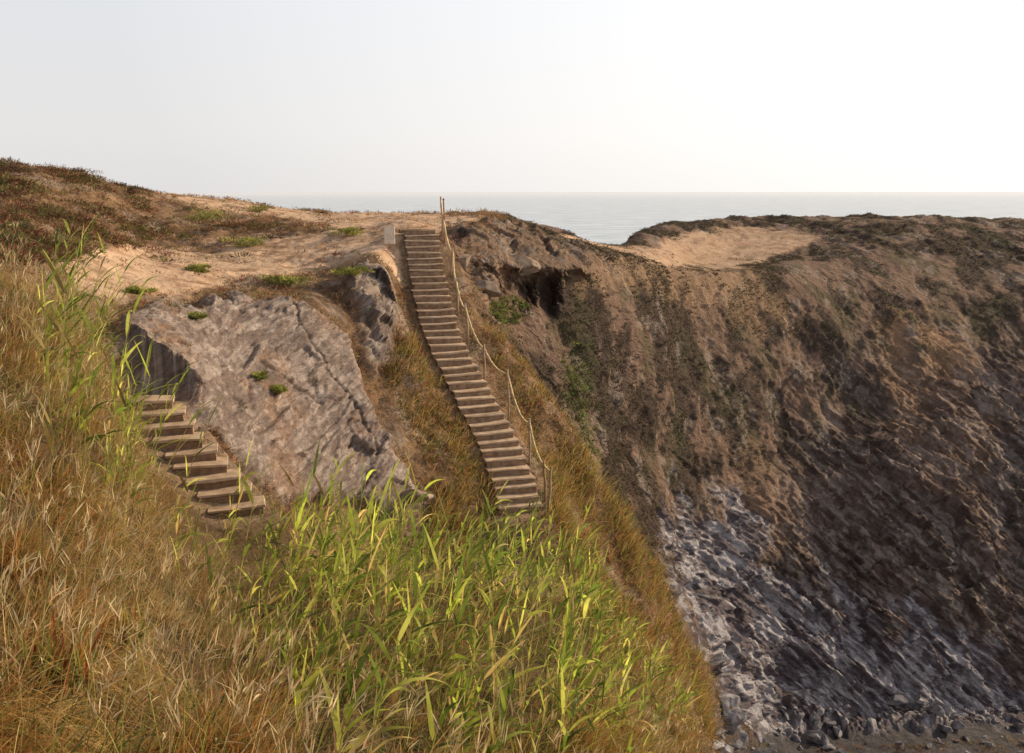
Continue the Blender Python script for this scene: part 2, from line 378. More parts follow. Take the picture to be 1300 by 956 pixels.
def strip(base, d0, L, w, droop, cols, segs=5, prof='grass', tipcol=None, basedark=.4):
    n = len(base); up = np.array([0, 0, 1.]); side = np.cross(d0, up + rng.normal(size=(n, 3)) * .35); side /= np.linalg.norm(side, axis=1)[:, None] + 1e-9
    V = np.zeros((n, segs + 1, 2, 3)); K = np.zeros((n, segs + 1, 2, 3))
    for s in range(segs + 1):
        t = s / segs
        p = base + d0 * (L * t)[:, None] - up[None] * (L * droop * t * t)[:, None]
        ww = w * ((1 - t) ** .7 + .02) if prof == 'grass' else w * (min(1, .25 + t * 4)) * ((1 - t) ** .65 + .01)
        V[:, s, 0] = p - side * (ww / 2)[:, None]; V[:, s, 1] = p + side * (ww / 2)[:, None]
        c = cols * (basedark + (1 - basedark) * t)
        if tipcol is not None: c = c * (1 - t ** 3) + tipcol * t ** 3
        K[:, s, 0] = c; K[:, s, 1] = c
    b = (np.arange(n) * (segs + 1) * 2)[:, None] + (np.arange(segs) * 2)[None]
    Fc = np.stack([b, b + 1, b + 3, b + 2], -1).reshape(-1, 4)
    return V.reshape(-1, 3), Fc, K.reshape(-1, 3)
def merge(parts):
    V, Fc, K, o = [], [], [], 0
    for v, f, k in parts: V.append(v); Fc.append(f + o); K.append(k); o += len(v)
    return np.concatenate(V), np.concatenate(Fc), np.concatenate(K)
def unit(v): return v / (np.linalg.norm(v, axis=-1, keepdims=True) + 1e-9)
def palette(pal, wts, n, pos=None, jitter=.22):
    pal = np.array(pal); i = rng.choice(len(pal), n, p=np.array(wts) / sum(wts)); c = pal[i] * (1 + rng.normal(size=(n, 1)) * jitter)
    return np.clip(c, .01, .9)
def grass(name, pts, h, w, pal, wts, lean=.5, droop=.35, segs=4, mat=M_grass, wind=(.35, 0), shade=None):
    n = len(pts); az = rng.uniform(0, 2 * math.pi, n); ln = np.abs(rng.normal(size=n)) * lean
    d = unit(np.stack([np.cos(az) * ln + wind[0], np.sin(az) * ln + wind[1], np.ones(n)], -1))
    c = palette(pal, wts, n)
    if shade is not None: c = c * shade[:, None]
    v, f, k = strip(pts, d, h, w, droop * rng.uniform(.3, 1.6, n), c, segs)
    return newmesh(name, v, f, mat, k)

stepzone = sstep(polysd(uu, vv, [(165,560),(230,560),(330,650),(370,740),(320,800),(220,740),(180,670)]), -10, 10)
fgm = (t_ > 1.5) & (t_ < 3.95) & (uu < 885) & (uu > -120) & (dd > 2.2)
lod = area / dist ** 1.6
cl1 = fbm(P, 1.6, 3); cl2 = fbm(P + 77, 2.5, 3); cl3 = fbm(P + 200, .7, 3)
leftness = 1 - sstep(uu + 90 * cl1 - .25 * (vv - 700), 200, 370)
rightness = sstep(uu + 60 * cl1, 690, 800)
w = fgm * lod * (.14 + leftness + .8 * rightness) * (.08 + sstep(cl3, -.2, .2)) * (1 - .5 * stepzone * (t_ > 2.6))
pt, i = sample(w, 60000)
redd = sstep(cl2[i] + .5 * cl3[i], -.1, .2)
hh = rng.uniform(.16, .52, len(pt)) * (1 + 1.3 * cl1[i]) * (1 - .5 * stepzone[i]) * (1 - .15 * (uu[i] < 60))
h_ = int(len(pt) * .46); ordr = np.argsort(redd + rng.normal(size=len(pt)) * .3); A_, B_ = ordr[:h_], ordr[h_:]
o1 = grass('dry_grass', pt[A_], hh[A_], rng.uniform(.003, .007, h_), [(.72, .49, .19), (.80, .62, .34), (.57, .32, .11), (.42, .40, .10)], [4, 2, 3, 2], lean=.95, droop=.7, segs=6, shade=.5 + 1.5 * np.clip(cl3[i[A_]] + .3, 0, .5))
tag(o1, 'tangled straw coloured dry grass over the near slope', 'grass', kind='stuff')
o1 = grass('russet_grass', pt[B_], hh[B_] * 1.15, rng.uniform(.003, .007, len(B_)), [(.56, .27, .08), (.38, .15, .05), (.70, .44, .15), (.30, .29, .06)], [4, 2.6, 2.4, 2.4], lean=.7, droop=.5, segs=6, shade=.55 + 1.3 * np.clip(cl3[i[B_]] + .3, 0, .5))
tag(o1, 'red brown grass in patches over the near slope', 'grass', kind='stuff')
w = fgm * lod * (.35 + leftness + .5 * rightness) * (dd > 3.2) * (1 - .7 * stepzone)
pt, i = sample(w, 2300); n = len(pt)
az = rng.uniform(0, 6.28, n); ln = np.abs(rng.normal(size=n)) * .35
d = unit(np.stack([np.cos(az) * ln + .25, np.sin(az) * ln, np.ones(n)], -1)); Ls = rng.uniform(.45, .95, n) * (1 - .3 * stepzone[i]); dr = rng.uniform(.1, .4, n)
A = strip(pt, d, Ls, np.full(n, .005), dr, palette([(.6, .42, .2), (.42, .2, .09), (.35, .36, .1)], [2, 1, 1.4], n), 6, 'leaf', basedark=.8)
tipb = pt + d * (Ls * .8)[:, None] - np.array([0, 0, 1.]) * (Ls * dr * .64)[:, None]; H_ = []
for q in range(4):
    H_.append(strip(tipb + rng.normal(size=(n, 3)) * .01, unit(d + rng.normal(size=(n, 3)) * .2 - np.array([0, 0, .3])), rng.uniform(.06, .15, n), rng.uniform(.006, .011, n), rng.uniform(0, .3, n), palette([(.7, .55, .32), (.46, .27, .13)], [2, 1], n), 3, 'leaf', basedark=.9))
v, f, k = merge([A] + H_)
tag(newmesh('seeding_grass', v, f, M_grass, k), 'straggly dry stems with feathery seed heads above the grass', 'grass', kind='stuff')
w = fgm * lod * (1 - leftness * .8) * (.12 + sstep(cl3, -.25, .15)) * (1 - .5 * stepzone)
pt, i = sample(w, 26000)
o2 = grass('green_grass', pt, rng.uniform(.14, .5, len(pt)) * (1 + .3 * cl2[i]) * (1 - .4 * stepzone[i]), rng.uniform(.005, .012, len(pt)), [(.18, .23, .04), (.32, .34, .06), (.62, .42, .16), (.08, .11, .022), (.46, .23, .07)], [3.5, 3, 3, 2.6, 2.2], lean=.7, droop=.4)
tag(o2, 'green and yellow grass growing thickly between the reeds', 'grass', kind='stuff')

def reed_parts(n, base, H, seg=7, nl=12, wd=1.0):
    az = rng.uniform(0, 2 * math.pi, n); ln = np.abs(rng.normal(size=n)) * .15
    d = unit(np.stack([np.cos(az) * ln + .13, np.sin(az) * ln, np.ones(n)], -1)); bend = rng.uniform(.02, .13, n)
    def pos(t): return base + d * (H * t)[:, None] + np.array([1, .1, 0])[None] * (H * bend * t * t)[:, None]
    stems = []
    for k in range(2):
        V = np.zeros((n, seg + 1, 2, 3)); s = np.array([[1, 0, 0.], [0, 1, 0.]])[k]
        for j in range(seg + 1):
            t = j / seg; p = pos(np.full(n, t)); w_ = .016 * (1 - .75 * t)
            V[:, j, 0] = p - s * w_ / 2; V[:, j, 1] = p + s * w_ / 2
        b = (np.arange(n) * (seg + 1) * 2)[:, None] + (np.arange(seg) * 2)[None]
        stems.append((V.reshape(-1, 3), np.stack([b, b + 1, b + 3, b + 2], -1).reshape(-1, 4), np.tile(np.array([.44, .38, .14]), (n * (seg + 1) * 2, 1))))
    lv = []
    tone = rng.uniform(.72, 1.25, (n, 1))
    for q in range(nl):
        t = .15 + .84 * q / (nl - 1) + rng.uniform(-.02, .02, n)
        a2 = (az + q * 2.6 + rng.normal(size=n) * .5); el = rng.uniform(.65, 1.25, n) + .2 * t
        dd_ = np.stack([np.cos(a2) * np.cos(el) + .36, np.sin(a2) * np.cos(el), np.sin(el)], -1)
        L = rng.uniform(.5, .88, n) * (1 - .4 * t) * (.6 + .4 * np.minimum(t * 3, 1)) * (H / 1.5) ** .5
        pc = palette([(.36, .42, .06), (.56, .57, .11), (.15, .215, .033), (.68, .50, .17)], [4, 3.4, 2.8, .9 if q > 2 else 6], n) * tone
        lv.append(strip(pos(t), unit(dd_), L, rng.uniform(.024, .043, n) * wd, rng.uniform(.12, .7, n), pc, 7, 'leaf', basedark=.85))
    return merge(stems), merge(lv)
variants = []
for k in range(20):
    st, lf = reed_parts(1, np.zeros((1, 3)), np.array([1.5]), nl=random.choice([9, 11, 12]) if k < 14 else 8, wd=1 if k < 14 else .72)
    variants.append((st, lf))
rw = fgm * (area / dist ** 1.15) * (uu > -10) * (dd > 3.9) * (1 - .9 * stepzone)
band = sstep(cl2, -.2, .15)
zl = sstep(polysd(uu, vv, [(-10,400),(60,415),(110,460),(150,520),(200,600),(300,700),(230,740),(110,650),(0,520)]), -20, 10)
zc = sstep(polysd(uu, vv, [(230,700),(420,720),(700,740),(810,810),(870,900),(800,1000),(420,1000),(300,860)]), -30, 10)
edge = 1 - sstep(uu, 740, 860) * .75
pt1, i1 = sample(rw * zl * (.4 + sstep(uu, 20, 110)), 62); pt2, i2 = sample(rw * zc * (.2 + band) * edge, 215)
made = {}
def place_reed(p, zone, h):
    k = random.randrange(14) if zone else random.choice([0, 3, 6, 9, 14, 15, 16, 17, 18, 19, 14, 16])
    r = bpy.data.objects.new('reed', None); COL.objects.link(r)
    if k not in made:
        st, lf = variants[k]
        made[k] = (newmesh('stem', st[0], st[1], M_reed, st[2], parent=r), newmesh('leaves', lf[0], lf[1], M_reed, lf[2], parent=r))
    else:
        for q in made[k]:
            c = q.copy(); COL.objects.link(c); c.parent = r
    r.location = Vector(p) - Vector((0, 0, .05)); r.rotation_euler = (random.uniform(-.1, .1), random.uniform(-.08, .16), random.uniform(-.7, .7)); r.scale = (h,) * 3
    if zone == 0: tag(r, 'tall green reed on the left slope beside the lower steps', 'reed', 'reeds on the left slope')
    else: tag(r, 'green reed with long pointed leaves in the central foreground thicket', 'reed', 'reeds in the central thicket')
for p, ii in zip(pt1, i1): place_reed(p, 0, random.uniform(.65, 1.1) * (.7 if uu[ii] < 60 else .95 if uu[ii] < 110 else 1))
for p, ii in zip(pt2, i2): place_reed(p, 1, random.uniform(.65, 1.1) * (.65 if uu[ii] > 740 else 1) * (.62 if dd[ii] < 6 else 1))
pt, i = sample(rw * (zc * edge + .12 * zl) * (.25 + band), 250)
st, lf = reed_parts(len(pt), pt, rng.uniform(.6, 1.2, len(pt)) * np.where((uu[i] > 740) | (uu[i] < 100), .65, 1) * np.where(dd[i] < 6, .7, 1))
v, f, k = merge([st, lf])
tag(newmesh('reed_thicket', v, f, M_reed, k), 'dense mass of reeds filling the slope behind the near stalks', 'reeds', kind='stuff')

def clumps(name, pts, nrm, rad, nl, size, pal, wts, flat=.6, mat=M_scrub, jitter=.25, spike=False):
    n = len(pts); tot = n * nl
    dirs = rng.normal(size=(n, nl, 3)); dirs = unit(dirs); dirs[..., 2] = np.abs(dirs[..., 2])
    r = rad[:, None, None] * rng.uniform(.35, 1, (n, nl, 1)) ** .6
    off = dirs * r; off[..., 2] *= flat
    c = (pts[:, None] + off).reshape(-1, 3)
    s = (size[:, None] * rng.uniform(.6, 1.4, (n, nl))).reshape(-1)
    if spike: a = unit(dirs.reshape(-1, 3) + rng.normal(size=(tot, 3)) * .4)
    else: a = unit(rng.normal(size=(tot, 3)))
    b = unit(np.cross(a, rng.normal(size=(tot, 3))))
    la, lb = (s * (1.5 if spike else 1))[:, None], (s * (.28 if spike else .6))[:, None]
    V = np.stack([c - a * la, c + b * lb, c + a * la, c - b * lb], 1).reshape(-1, 3)
    base = palette(pal, wts, n, jitter=jitter)
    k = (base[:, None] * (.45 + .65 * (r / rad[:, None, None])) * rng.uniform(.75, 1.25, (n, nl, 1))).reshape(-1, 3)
    K = np.repeat(k, 4, 0); Fc = np.arange(tot * 4).reshape(-1, 4)
    return newmesh(name, V, Fc, mat, np.clip(K, .005, 1), smooth=False)
head = (t_ > 4.2) & (t_ < 13.2) & (cliff < .5)
clear = (dmain > .78) & (dlow > .6)
hw = head * clear * (1 - .95 * sand) * (1 - .98 * slab) * (1 - .6 * rockr) * (area / dist ** 1.7)
slabedge = np.exp(-(slabd / 9) ** 2)
hn = fbm(P + 31, 2.0, 3)
pt, i = sample(hw * (sstep(hn, -.25, .15) + .8 * slabedge), 16000)
tag(clumps('heath_scrub', pt, Nf[i], rng.uniform(.1, .3, len(pt)) * (dist[i] / 28) ** .5, 14, rng.uniform(.02, .045, len(pt)) * (dist[i] / 28) ** .6,
    [(.28, .14, .075), (.36, .19, .10), (.17, .11, .055), (.22, .20, .07), (.46, .31, .17)], [4, 3, 3, 2, 2], spike=True), 'low brown and rusty scrub covering the headland', 'scrub', kind='stuff')
tw_ = hw * (uu < 430) * (vv < 335) * sstep(fbm(P + 12, 3, 3) - .15 * (uu > 190), -.02, .12)
pt, i = sample(tw_, 5000)
tag(clumps('hilltop_scrub', pt, Nf[i], rng.uniform(.25, .6, len(pt)), 26, rng.uniform(.035, .07, len(pt)),
    [(.14, .055, .035), (.11, .105, .035), (.20, .08, .045), (.2, .19, .06)], [3, 3, 2, 1.8], flat=.5, spike=True), 'dark red and green scrub on the left hilltop', 'scrub', kind='stuff')
SIDE = [(500,440),(530,430),(570,470),(620,560),(640,650),(600,720),(540,720),(550,600),(515,540)]
SIDE0 = [(468,395),(485,400),(530,470),(520,520),(495,500),(478,440)]
SIDE2 = [(600,395),(640,430),(700,500),(800,660),(890,830),(900,940),(780,840),(700,720),(660,680),(690,600),(640,500),(600,430)]
SIDE3 = [(110,410),(140,435),(195,505),(180,550),(135,500)]
sm = np.maximum.reduce([sstep(polysd(uu, vv, s_), -12, 8) for s_ in (SIDE, SIDE0, SIDE2, SIDE3)]) * (t_ > 4) * (t_ < 8) * clear * (1 - .9 * slab)
pt, i = sample(sm * area / dist ** 1.5 * (.12 + sstep(cl3 + .5 * cl1, -.2, .1)), 27000)
low_ = sstep(vv[i], 520, 680) * (uu[i] > 400)
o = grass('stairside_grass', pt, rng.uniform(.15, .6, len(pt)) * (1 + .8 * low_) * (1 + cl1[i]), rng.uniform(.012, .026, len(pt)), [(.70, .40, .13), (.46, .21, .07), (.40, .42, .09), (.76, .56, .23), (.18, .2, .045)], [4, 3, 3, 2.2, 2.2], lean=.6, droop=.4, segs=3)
tag(o, 'orange and green dry plants on both sides of the long staircase', 'grass', kind='stuff')
cw = (cliff > .4) * (t_ > 7.8) * (t_ < 13.2) * (1 - pale) * (1 - .85 * strm) * (1 - .95 * sand) * (1 - beach) * (1 - rockr) * (area / dist ** 1.8) * (cave < .1) * (brow < .2)
pt, i = sample(cw * (.02 + scr) * (1 + 2 * rim), 18000)
tag(clumps('cliff_scrub', pt, Nf[i], rng.uniform(.15, .45, len(pt)), 10, rng.uniform(.03, .06, len(pt)),
    [(.115, .078, .055), (.10, .085, .045), (.08, .062, .042), (.10, .105, .04)], [4, 3, 2, 1.5], flat=.25, jitter=.15), 'low dark scrub clinging to the brown cliff', 'scrub', kind='stuff')
gw = (green > .2) * green * (.1 + sstep(hn, -.1, .2)) * (area / dist ** 1.8) + 2 * (cz & (ell(646, 394, 26, 18) < 1)) * (area / dist ** 1.8) * sstep(cl3, -.2, .1)
pt, i = sample(gw, 1200)
tag(clumps('green_creeper', pt, Nf[i], rng.uniform(.12, .3, len(pt)), 12, rng.uniform(.03, .06, len(pt)), [(.13, .17, .04), (.20, .22, .055), (.12, .10, .05)], [2, 1, 1.6], flat=.4), 'green creeping plants below the cave', 'creeper', kind='stuff')

BUSH = [(268,272,1.25,'round olive green bush on the clifftop left of the sandy path'),(312,306,.8,'small green bush in the middle of the sandy clearing'),
        (366,354,.65,'yellow green bush at the top edge of the rock slab'),(446,342,.6,'dark green bush between rock slab and staircase top'),
        (254,338,.45,'small low bush alone on pale sand'),(176,366,.35,'tiny green bush at the near edge of the sand'),
        (92,216,.9,'dark bush on the left skyline'),(168,240,.8,'brown bush on the skyline where the left hill drops'),(30,214,1.0,'wide rusty bush on the far left skyline'),
        (332,262,.8,'spiky green grass tuft on the skyline'),(440,292,.7,'grey green bush right of the sandy path'),(330,474,.25,'yellow plant in a crack across the rock slab'),(352,490,.25,'green plant lower in the crack of the rock slab'),
        (250,398,.25,'little green plant at the upper rim of the rock slab')]
for (u, v, s, lb) in BUSH:
    p = pick(u, v + 4, 4.2)
    pal = [(.30, .31, .08), (.42, .40, .11), (.16, .17, .045)] if ('green' in lb or 'yellow' in lb or 'low' in lb) else [(.12, .08, .045), (.22, .10, .06), (.12, .10, .05)]
    m_ = 18; cs = np.stack([rng.normal(size=m_) * s * .45, rng.normal(size=m_) * s * .3, rng.uniform(-.05, .35, m_) * s], -1)
    o = clumps('bush', cs, None, np.full(m_, s * .38), 60, np.full(m_, .045), pal, [2, 1, 1], spike=True)
    o.location = Vector(p); tag(o, lb, 'bush')
for (u, v, lb) in [(145, 850, 'orange and green fleshy plant low in the dry grass at bottom left'), (60, 905, 'red tipped fleshy plant at the bottom left corner')]:
    p = pick(u, v, 1.5)
    n = 130; az = rng.uniform(0, 6.28, n); el = rng.uniform(.5, 1.5, n); d = np.stack([np.cos(az) * np.cos(el), np.sin(az) * np.cos(el), np.sin(el)], -1)
    b = np.stack([rng.normal(size=n) * .08, rng.normal(size=n) * .08, np.full(n, .12)], -1)
    vv_, ff_, kk_ = strip(b, d, rng.uniform(.14, .28, n), np.full(n, .02), np.full(n, -.15), palette([(.32, .32, .07), (.5, .24, .06), (.45, .12, .05)], [3, 2, 1.4], n), 4, 'leaf')
    o = newmesh('succulent', vv_, ff_, M_reed, kk_); o.location = Vector(p); tag(o, lb, 'succulent plant')

# ------------------------------------------------------------------ built things
def plainmat(name, c1, c2, scale=6, rough=.85, bump=.3, stretch=(1, 1, 1)):
    m = bpy.data.materials.new(name); t, n, l, b = nodes_of(m); b.inputs['Roughness'].default_value = rough; b.inputs['Specular IOR Level'].default_value = .2
    g = n.new('ShaderNodeNewGeometry'); mp = n.new('ShaderNodeMapping'); mp.inputs['Scale'].default_value = stretch; l.new(g.outputs['Position'], mp.inputs[0])
    x = n.new('ShaderNodeTexNoise'); x.inputs['Scale'].default_value = scale; x.inputs['Detail'].default_value = 8; l.new(mp.outputs[0], x.inputs[0])
    r = n.new('ShaderNodeValToRGB'); r.color_ramp.elements[0].position = .35; r.color_ramp.elements[1].position = .65
    r.color_ramp.elements[0].color = (*c1, 1); r.color_ramp.elements[1].color = (*c2, 1); l.new(x.outputs[0], r.inputs[0]); l.new(r.outputs[0], b.inputs['Base Color'])
    bp = n.new('ShaderNodeBump'); bp.inputs['Strength'].default_value = bump; bp.inputs['Distance'].default_value = .03; l.new(x.outputs[0], bp.inputs['Height']); l.new(bp.outputs[0], b.inputs['Normal'])
    return m
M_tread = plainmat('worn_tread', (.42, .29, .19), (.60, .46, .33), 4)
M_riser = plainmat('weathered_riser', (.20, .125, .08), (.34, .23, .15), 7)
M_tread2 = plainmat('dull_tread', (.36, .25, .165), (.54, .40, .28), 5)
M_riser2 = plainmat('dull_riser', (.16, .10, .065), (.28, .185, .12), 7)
M_wood = plainmat('grey_wood', (.30, .21, .14), (.48, .37, .26), 12, stretch=(1, 1, .2))
M_rust = plainmat('rusty_pole', (.25, .08, .05), (.34, .14, .08), 10)
M_rope = plainmat('pale_rope', (.52, .38, .18), (.78, .62, .36), 22, bump=.8)
M_boul = plainmat('boulder_rock', (.09, .085, .095), (.30, .285, .30), 2.2, bump=.8)
M_rock = plainmat('brown_rock', (.17, .12, .09), (.34, .26, .20), 3, bump=1)
M_board = plainmat('sun_bleached_board', (.66, .54, .42), (.78, .67, .54), 8)

def stairs(name, pts, width, label, cat, acr=None, mats=None):
    root = bpy.data.objects.new(name, None); COL.objects.link(root); root.location = Vector(pts[-1]); tag(root, label, cat)
    res = []
    for k in range(len(pts)):
        a_ = pts[max(k - 2, 0)]; b_ = pts[min(k + 2, len(pts) - 1)]
        f = Vector((a_[0] - b_[0], a_[1] - b_[1], 0)).normalized()
        if acr is None: f = (f * .75 + Vector((-.1, 1, 0)) * .45).normalized(); ac = Vector((f.y, -f.x, 0))
        else: ac = Vector(acr).normalized(); f = Vector((-ac.y, ac.x, 0))
        c = Vector(pts[k]); w = width * random.uniform(.94, 1.05); cj = ac * random.uniform(-.03, .03)
        tz = random.uniform(-.02, .02); tw = random.uniform(-.025, .025)
        bm = bmesh.new()
        def box(x0, x1, y0, y1, z0, z1, mi):
            vs = [bm.verts.new(c - Vector(pts[-1]) + cj + ac * (x + random.uniform(-.02, .02)) + f * (y + tw * (1 if x > 0 else -1) + random.uniform(-.015, .015)) + Vector((0, 0, z + tz * (1 if x > 0 else -1) + random.uniform(-.008, .008))))
                  for z in (z0, z1) for x, y in ((x0, y0), (0, y0 + random.uniform(-.01, .02)), (x1, y0), (x1, y1), (0, y1), (x0, y1))]
            fs = [bm.faces.new([vs[i] for i in q]) for q in ((5, 4, 3, 2, 1, 0), (6, 7, 8, 9, 10, 11), (0, 1, 7, 6), (1, 2, 8, 7), (2, 3, 9, 8), (3, 4, 10, 9), (4, 5, 11, 10), (5, 0, 6, 11))]
            for q in fs: q.material_index = mi
            return list({e for q in fs for e in q.edges})
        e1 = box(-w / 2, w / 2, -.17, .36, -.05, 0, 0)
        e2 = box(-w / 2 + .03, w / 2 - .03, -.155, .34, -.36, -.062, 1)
        bmesh.ops.bevel(bm, geom=e1, offset=.008, segments=1, affect='EDGES', profile=.6)
        me = bpy.data.meshes.new('step'); bm.to_mesh(me); bm.free(); me.materials.append(mats[0]); me.materials.append(mats[1])
        o = bpy.data.objects.new('step', me); COL.objects.link(o); o.parent = root
        res.append((c, ac, f))
    return root, res
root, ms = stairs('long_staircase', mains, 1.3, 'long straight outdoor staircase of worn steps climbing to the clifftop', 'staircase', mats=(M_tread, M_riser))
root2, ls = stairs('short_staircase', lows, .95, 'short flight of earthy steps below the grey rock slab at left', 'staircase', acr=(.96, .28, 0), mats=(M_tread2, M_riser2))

def tube(bm, pts, r, n=8, r2=None, rough=0):
    rings = []
    for k, p in enumerate(pts):
        p = Vector(p); a_ = Vector(pts[max(k - 1, 0)]); b_ = Vector(pts[min(k + 1, len(pts) - 1)]); d = (b_ - a_).normalized()
        s = d.cross(Vector((0, 0, 1)) if abs(d.z) < .9 else Vector((1, 0, 0))).normalized(); q = d.cross(s)
        rr = r + ((r2 if r2 else r) - r) * k / (len(pts) - 1)
        rings.append([bm.verts.new(p + (s * math.cos(6.2832 * j / n) + q * math.sin(6.2832 * j / n)) * rr * (1 + random.uniform(-rough, rough))) for j in range(n)])
    for k in range(len(rings) - 1):
        for j in range(n):
            fc_ = bm.faces.new([rings[k][j], rings[k][(j + 1) % n], rings[k + 1][(j + 1) % n], rings[k + 1][j]]); fc_.smooth = True
    bm.faces.new(rings[0][::-1]); bm.faces.new(rings[-1])
def finish(name, bm, mat, parent=None, loc=None):
    me = bpy.data.meshes.new(name); bmesh.ops.recalc_face_normals(bm, faces=bm.faces); bm.to_mesh(me); bm.free(); me.materials.append(mat)
    o = bpy.data.objects.new(name, me); COL.objects.link(o)
    if parent: o.parent = parent
    if loc is not None: o.location = loc
    return o
rail = bpy.data.objects.new('rope_railing', None); COL.objects.link(rail)
rc = ms[0][0]; rail.location = rc; tag(rail, 'rope handrail on thin wooden posts along the right side of the long staircase', 'railing')
_, msv, _ = project(mains)
tops = []
for vb, h in [(294, 1.25), (345, .8), (392, 1.1), (432, 1.15), (478, .95), (522, 1.4), (585, 1.2), (625, 1.05), (655, 1.1)]:
    k = int(np.argmin(np.abs(msv - vb))); c, ac, f = ms[k]
    base = c + ac * (.80 + random.uniform(-.03, .09)) - rc
    top = base + Vector((random.uniform(-.12, .1), random.uniform(-.06, .06), h))
    bm = bmesh.new(); tube(bm, [base - Vector((0, 0, .35)), base + (top - base) * .35 + Vector((.02, 0, 0)), base + (top - base) * .7 - Vector((.01, 0, 0)), top], .038, 7, .032, .12); finish('post', bm, M_wood, rail)
    tops.append(top - Vector((0, 0, .14)))
for a_, b_ in zip(tops[:-1], tops[1:]):
    bm = bmesh.new(); L = (b_ - a_).length; sg_ = random.uniform(.12, .2)
    pts = [a_.lerp(b_, t / 18) - Vector((0, 0, sg_ * L * 4 * (t / 18) * (1 - t / 18))) + Vector((random.uniform(-.006, .006), 0, random.uniform(-.008, .008))) for t in range(19)]
    tube(bm, pts, .034, 6, rough=.25); finish('rope', bm, M_rope, rail)
p = pick(566, 306, 6.5)
pr = bpy.data.objects.new('thin_pole', None); COL.objects.link(pr); pr.location = Vector(p)
bm = bmesh.new(); tube(bm, [(0, 0, -.4), (.02, 0, .8), (.0, 0, 1.65)], .032, 8, .026); finish('shaft', bm, M_rust, pr)
bm = bmesh.new(); tube(bm, [(0, 0, 1.65), (0, 0, 1.72)], .038, 8, .033); finish('cap', bm, M_rust, pr)
tag(pr, 'thin reddish pole standing right of the staircase top', 'pole')
p = pick(498, 312, 6.3)
sg = bpy.data.objects.new('wooden_marker', None); COL.objects.link(sg); sg.location = Vector(p) ; tag(sg, 'small pale board on a stake left of the staircase top', 'marker')
bm = bmesh.new(); bmesh.ops.create_cube(bm, size=1, matrix=Matrix.Translation((0, 0, .48)) @ Matrix.Diagonal((.40, .06, .66, 1))); bmesh.ops.bevel(bm, geom=bm.edges[:], offset=.01, segments=1, affect='EDGES'); finish('board', bm, M_board, sg)
bm = bmesh.new(); tube(bm, [(0, .06, -.3), (0, .06, .86)], .03); finish('stake', bm, M_wood, sg)

def boulder_mesh(seed, mat, name):
    bm = bmesh.new(); bmesh.ops.create_icosphere(bm, subdivisions=4, radius=1)
    vs = np.array([v.co[:] for v in bm.verts]); q = fbm(vs + seed * 13.7, 1.1, 4)
    vs2 = vs * (1 + .45 * q[:, None]); r2 = np.random.default_rng(seed)
    for _ in range(14):
        d = unit(r2.normal(size=3)); h = r2.uniform(.34, .66); s = vs2 @ d; vs2 = vs2 - d[None] * np.maximum(s - h, 0)[:, None]
    for v, c in zip(bm.verts, vs2): v.co = c
    me = bpy.data.meshes.new(name); bm.to_mesh(me); bm.free(); me.materials.append(mat)
    return me
bms = [boulder_mesh(k, M_boul, 'boulder') for k in range(8)]
bwt = (uu > 905) & (uu < 1310) & (vv < 975) & (vv > 850) & ((beach > .3) | ((cliff > .5) & (t_ < 8.25)))
pt, i = sample(bwt * area / dist ** 2 * sstep(vv, 845, 900), 200)
for k, p in enumerate(pt):
    s = random.choice([.12, .15, .18, .2, .24, .28, .36, .55]) * random.uniform(.8, 1.2)
    o = bpy.data.objects.new('boulder', bms[k % 8]); COL.objects.link(o); o.location = Vector(p) + Vector((0, 0, s * .15))
    o.rotation_euler = (random.uniform(-.6, .6), random.uniform(-.6, .6), random.uniform(0, 6)); o.scale = (s * 1.6, s, s * .8)
    tag(o, 'grey boulder among the rubble at the cliff foot', 'boulder', 'boulders at the cliff foot')
ROCKS = [(466,362,.75,'rounded brown rock above the right end of the grey slab'),
         (586,322,.55,'small rock beside the rope near the staircase top'),(612,352,.75,'rock jutting right of the upper steps'),(655,326,.8,'wide rock on top of the cave brow'),(712,328,.7,'brown rock at the right end of the cave brow'),
         (520,622,.5,'jagged rock at the foot of the grey slab near the reeds')]
for k, (u, v, s, lb) in enumerate(ROCKS):
    p = pick(u, v, 4.2); me = boulder_mesh(40 + k, M_rock, 'rock')
    o = bpy.data.objects.new('rock', me); COL.objects.link(o); o.location = Vector(p) - Vector((0, 0, s * .35)); o.scale = (s * 1.5, s, s * .75); o.rotation_euler = (0, .2, random.uniform(-.6, .6)); tag(o, lb, 'rock')

# ------------------------------------------------------------------ sea
bm = bmesh.new(); S = 45000
vs = [bm.verts.new(c) for c in ((-S, -200, 0), (S, -200, 0), (S, S, 0), (-S, S, 0))]; bm.faces.new(vs)
m = bpy.data.materials.new('sea_water'); t, n, l, b = nodes_of(m)
b.inputs['Roughness'].default_value = .4
g = n.new('ShaderNodeNewGeometry'); mp = n.new('ShaderNodeMapping'); mp.inputs['Scale'].default_value = (.02, .03, 1); l.new(g.outputs['Position'], mp.inputs[0])
x = n.new('ShaderNodeTexNoise'); x.inputs['Scale'].default_value = 1; x.inputs['Detail'].default_value = 12; x.inputs['Roughness'].default_value = .8; l.new(mp.outputs[0], x.inputs[0])
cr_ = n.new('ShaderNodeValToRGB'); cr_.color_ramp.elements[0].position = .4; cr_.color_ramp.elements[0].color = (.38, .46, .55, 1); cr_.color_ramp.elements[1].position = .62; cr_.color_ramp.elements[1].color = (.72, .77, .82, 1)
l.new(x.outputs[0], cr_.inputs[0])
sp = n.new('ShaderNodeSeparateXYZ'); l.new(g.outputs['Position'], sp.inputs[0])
mr = n.new('ShaderNodeMapRange'); mr.inputs[1].default_value = 300; mr.inputs[2].default_value = 10000; mr.inputs[3].default_value = 0; mr.inputs[4].default_value = .8; l.new(sp.outputs[1], mr.inputs[0])  # distance haze painted into the water colour, paler far out
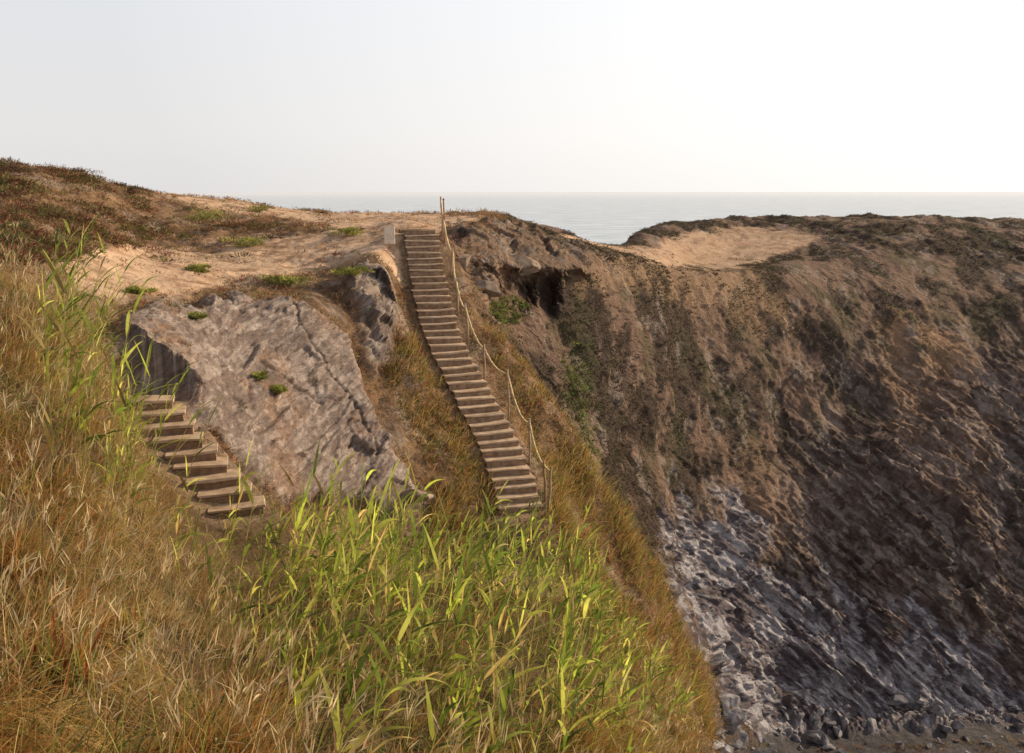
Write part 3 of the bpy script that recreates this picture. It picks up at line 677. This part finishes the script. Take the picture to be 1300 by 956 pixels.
mx = n.new('ShaderNodeMix'); mx.data_type = 'RGBA'; l.new(mr.outputs[0], mx.inputs['Factor']); l.new(cr_.outputs[0], mx.inputs[6]); mx.inputs[7].default_value = (.82, .84, .87, 1)
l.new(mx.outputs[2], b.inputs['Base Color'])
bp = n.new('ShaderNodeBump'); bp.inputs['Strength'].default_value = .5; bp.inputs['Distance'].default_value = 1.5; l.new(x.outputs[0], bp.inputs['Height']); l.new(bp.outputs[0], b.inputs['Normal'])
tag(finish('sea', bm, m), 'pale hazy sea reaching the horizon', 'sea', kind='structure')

# ------------------------------------------------------------------ light
AZ, EL = math.radians(64), math.radians(22)
sd = Vector((math.sin(AZ) * math.cos(EL), math.cos(AZ) * math.cos(EL), math.sin(EL)))
L = bpy.data.lights.new('sun', 'SUN'); L.energy = 5; L.angle = math.radians(.6); L.color = (1, .79, .52)
lo = bpy.data.objects.new('sun', L); COL.objects.link(lo); lo.rotation_euler = (-sd).to_track_quat('-Z', 'Y').to_euler(); lo.location = (60, 40, 80)
w = bpy.data.worlds.new('World'); scene.world = w; w.use_nodes = True; n = w.node_tree.nodes; l = w.node_tree.links
bg = n['Background']; bg.inputs['Strength'].default_value = 1
sky = n.new('ShaderNodeTexSky'); sky.sky_type = 'NISHITA'; sky.sun_disc = False; sky.sun_elevation = EL; sky.sun_rotation = AZ; sky.dust_density = 4
tc = n.new('ShaderNodeTexCoord'); sx = n.new('ShaderNodeSeparateXYZ'); l.new(tc.outputs['Generated'], sx.inputs[0])
rp = n.new('ShaderNodeValToRGB'); cr = rp.color_ramp
cr.elements[0].position = 0; cr.elements[0].color = (.84, .82, .81, 1)
cr.elements[1].position = 1; cr.elements[1].color = (.23, .235, .27, 1)
for ps, c in ((.06, (.87, .855, .85)), (.21, (.82, .84, .88)), (.42, (.43, .44, .48))):
    e_ = cr.elements.new(ps); e_.color = (*c, 1)
l.new(sx.outputs[2], rp.inputs[0])
dt = n.new('ShaderNodeVectorMath'); dt.operation = 'DOT_PRODUCT'; l.new(tc.outputs['Generated'], dt.inputs[0]); dt.inputs[1].default_value = sd
gr = n.new('ShaderNodeMapRange'); gr.inputs[1].default_value = .1; gr.inputs[2].default_value = 1; gr.inputs[3].default_value = 0; gr.inputs[4].default_value = .45; l.new(dt.outputs['Value'], gr.inputs[0])
gc = n.new('ShaderNodeVectorMath'); gc.operation = 'SCALE'; gc.inputs[0].default_value = (1.03, .97, .88); l.new(gr.outputs[0], gc.inputs['Scale'])
ad = n.new('ShaderNodeVectorMath'); ad.operation = 'ADD'; l.new(rp.outputs[0], ad.inputs[0]); l.new(gc.outputs[0], ad.inputs[1])
sc_ = n.new('ShaderNodeVectorMath'); sc_.operation = 'SCALE'; sc_.inputs['Scale'].default_value = .08; l.new(sky.outputs[0], sc_.inputs[0])
mx = n.new('ShaderNodeMix'); mx.data_type = 'RGBA'; mx.inputs['Factor'].default_value = .9
l.new(sc_.outputs[0], mx.inputs[6]); l.new(ad.outputs[0], mx.inputs[7]); l.new(mx.outputs[2], bg.inputs['Color'])

cam = bpy.data.cameras.new('camera'); co = bpy.data.objects.new('camera', cam); COL.objects.link(co); scene.camera = co
cam.sensor_width = 36; cam.lens = 36 * F / 1300; cam.clip_end = 100000; cam.clip_start = .05
co.location = (0, 0, CAMZ); co.rotation_euler = (math.pi / 2 - PITCH, 0, 0)
scene.view_settings.view_transform = 'Standard'; scene.view_settings.look = 'None'; scene.view_settings.exposure = 0
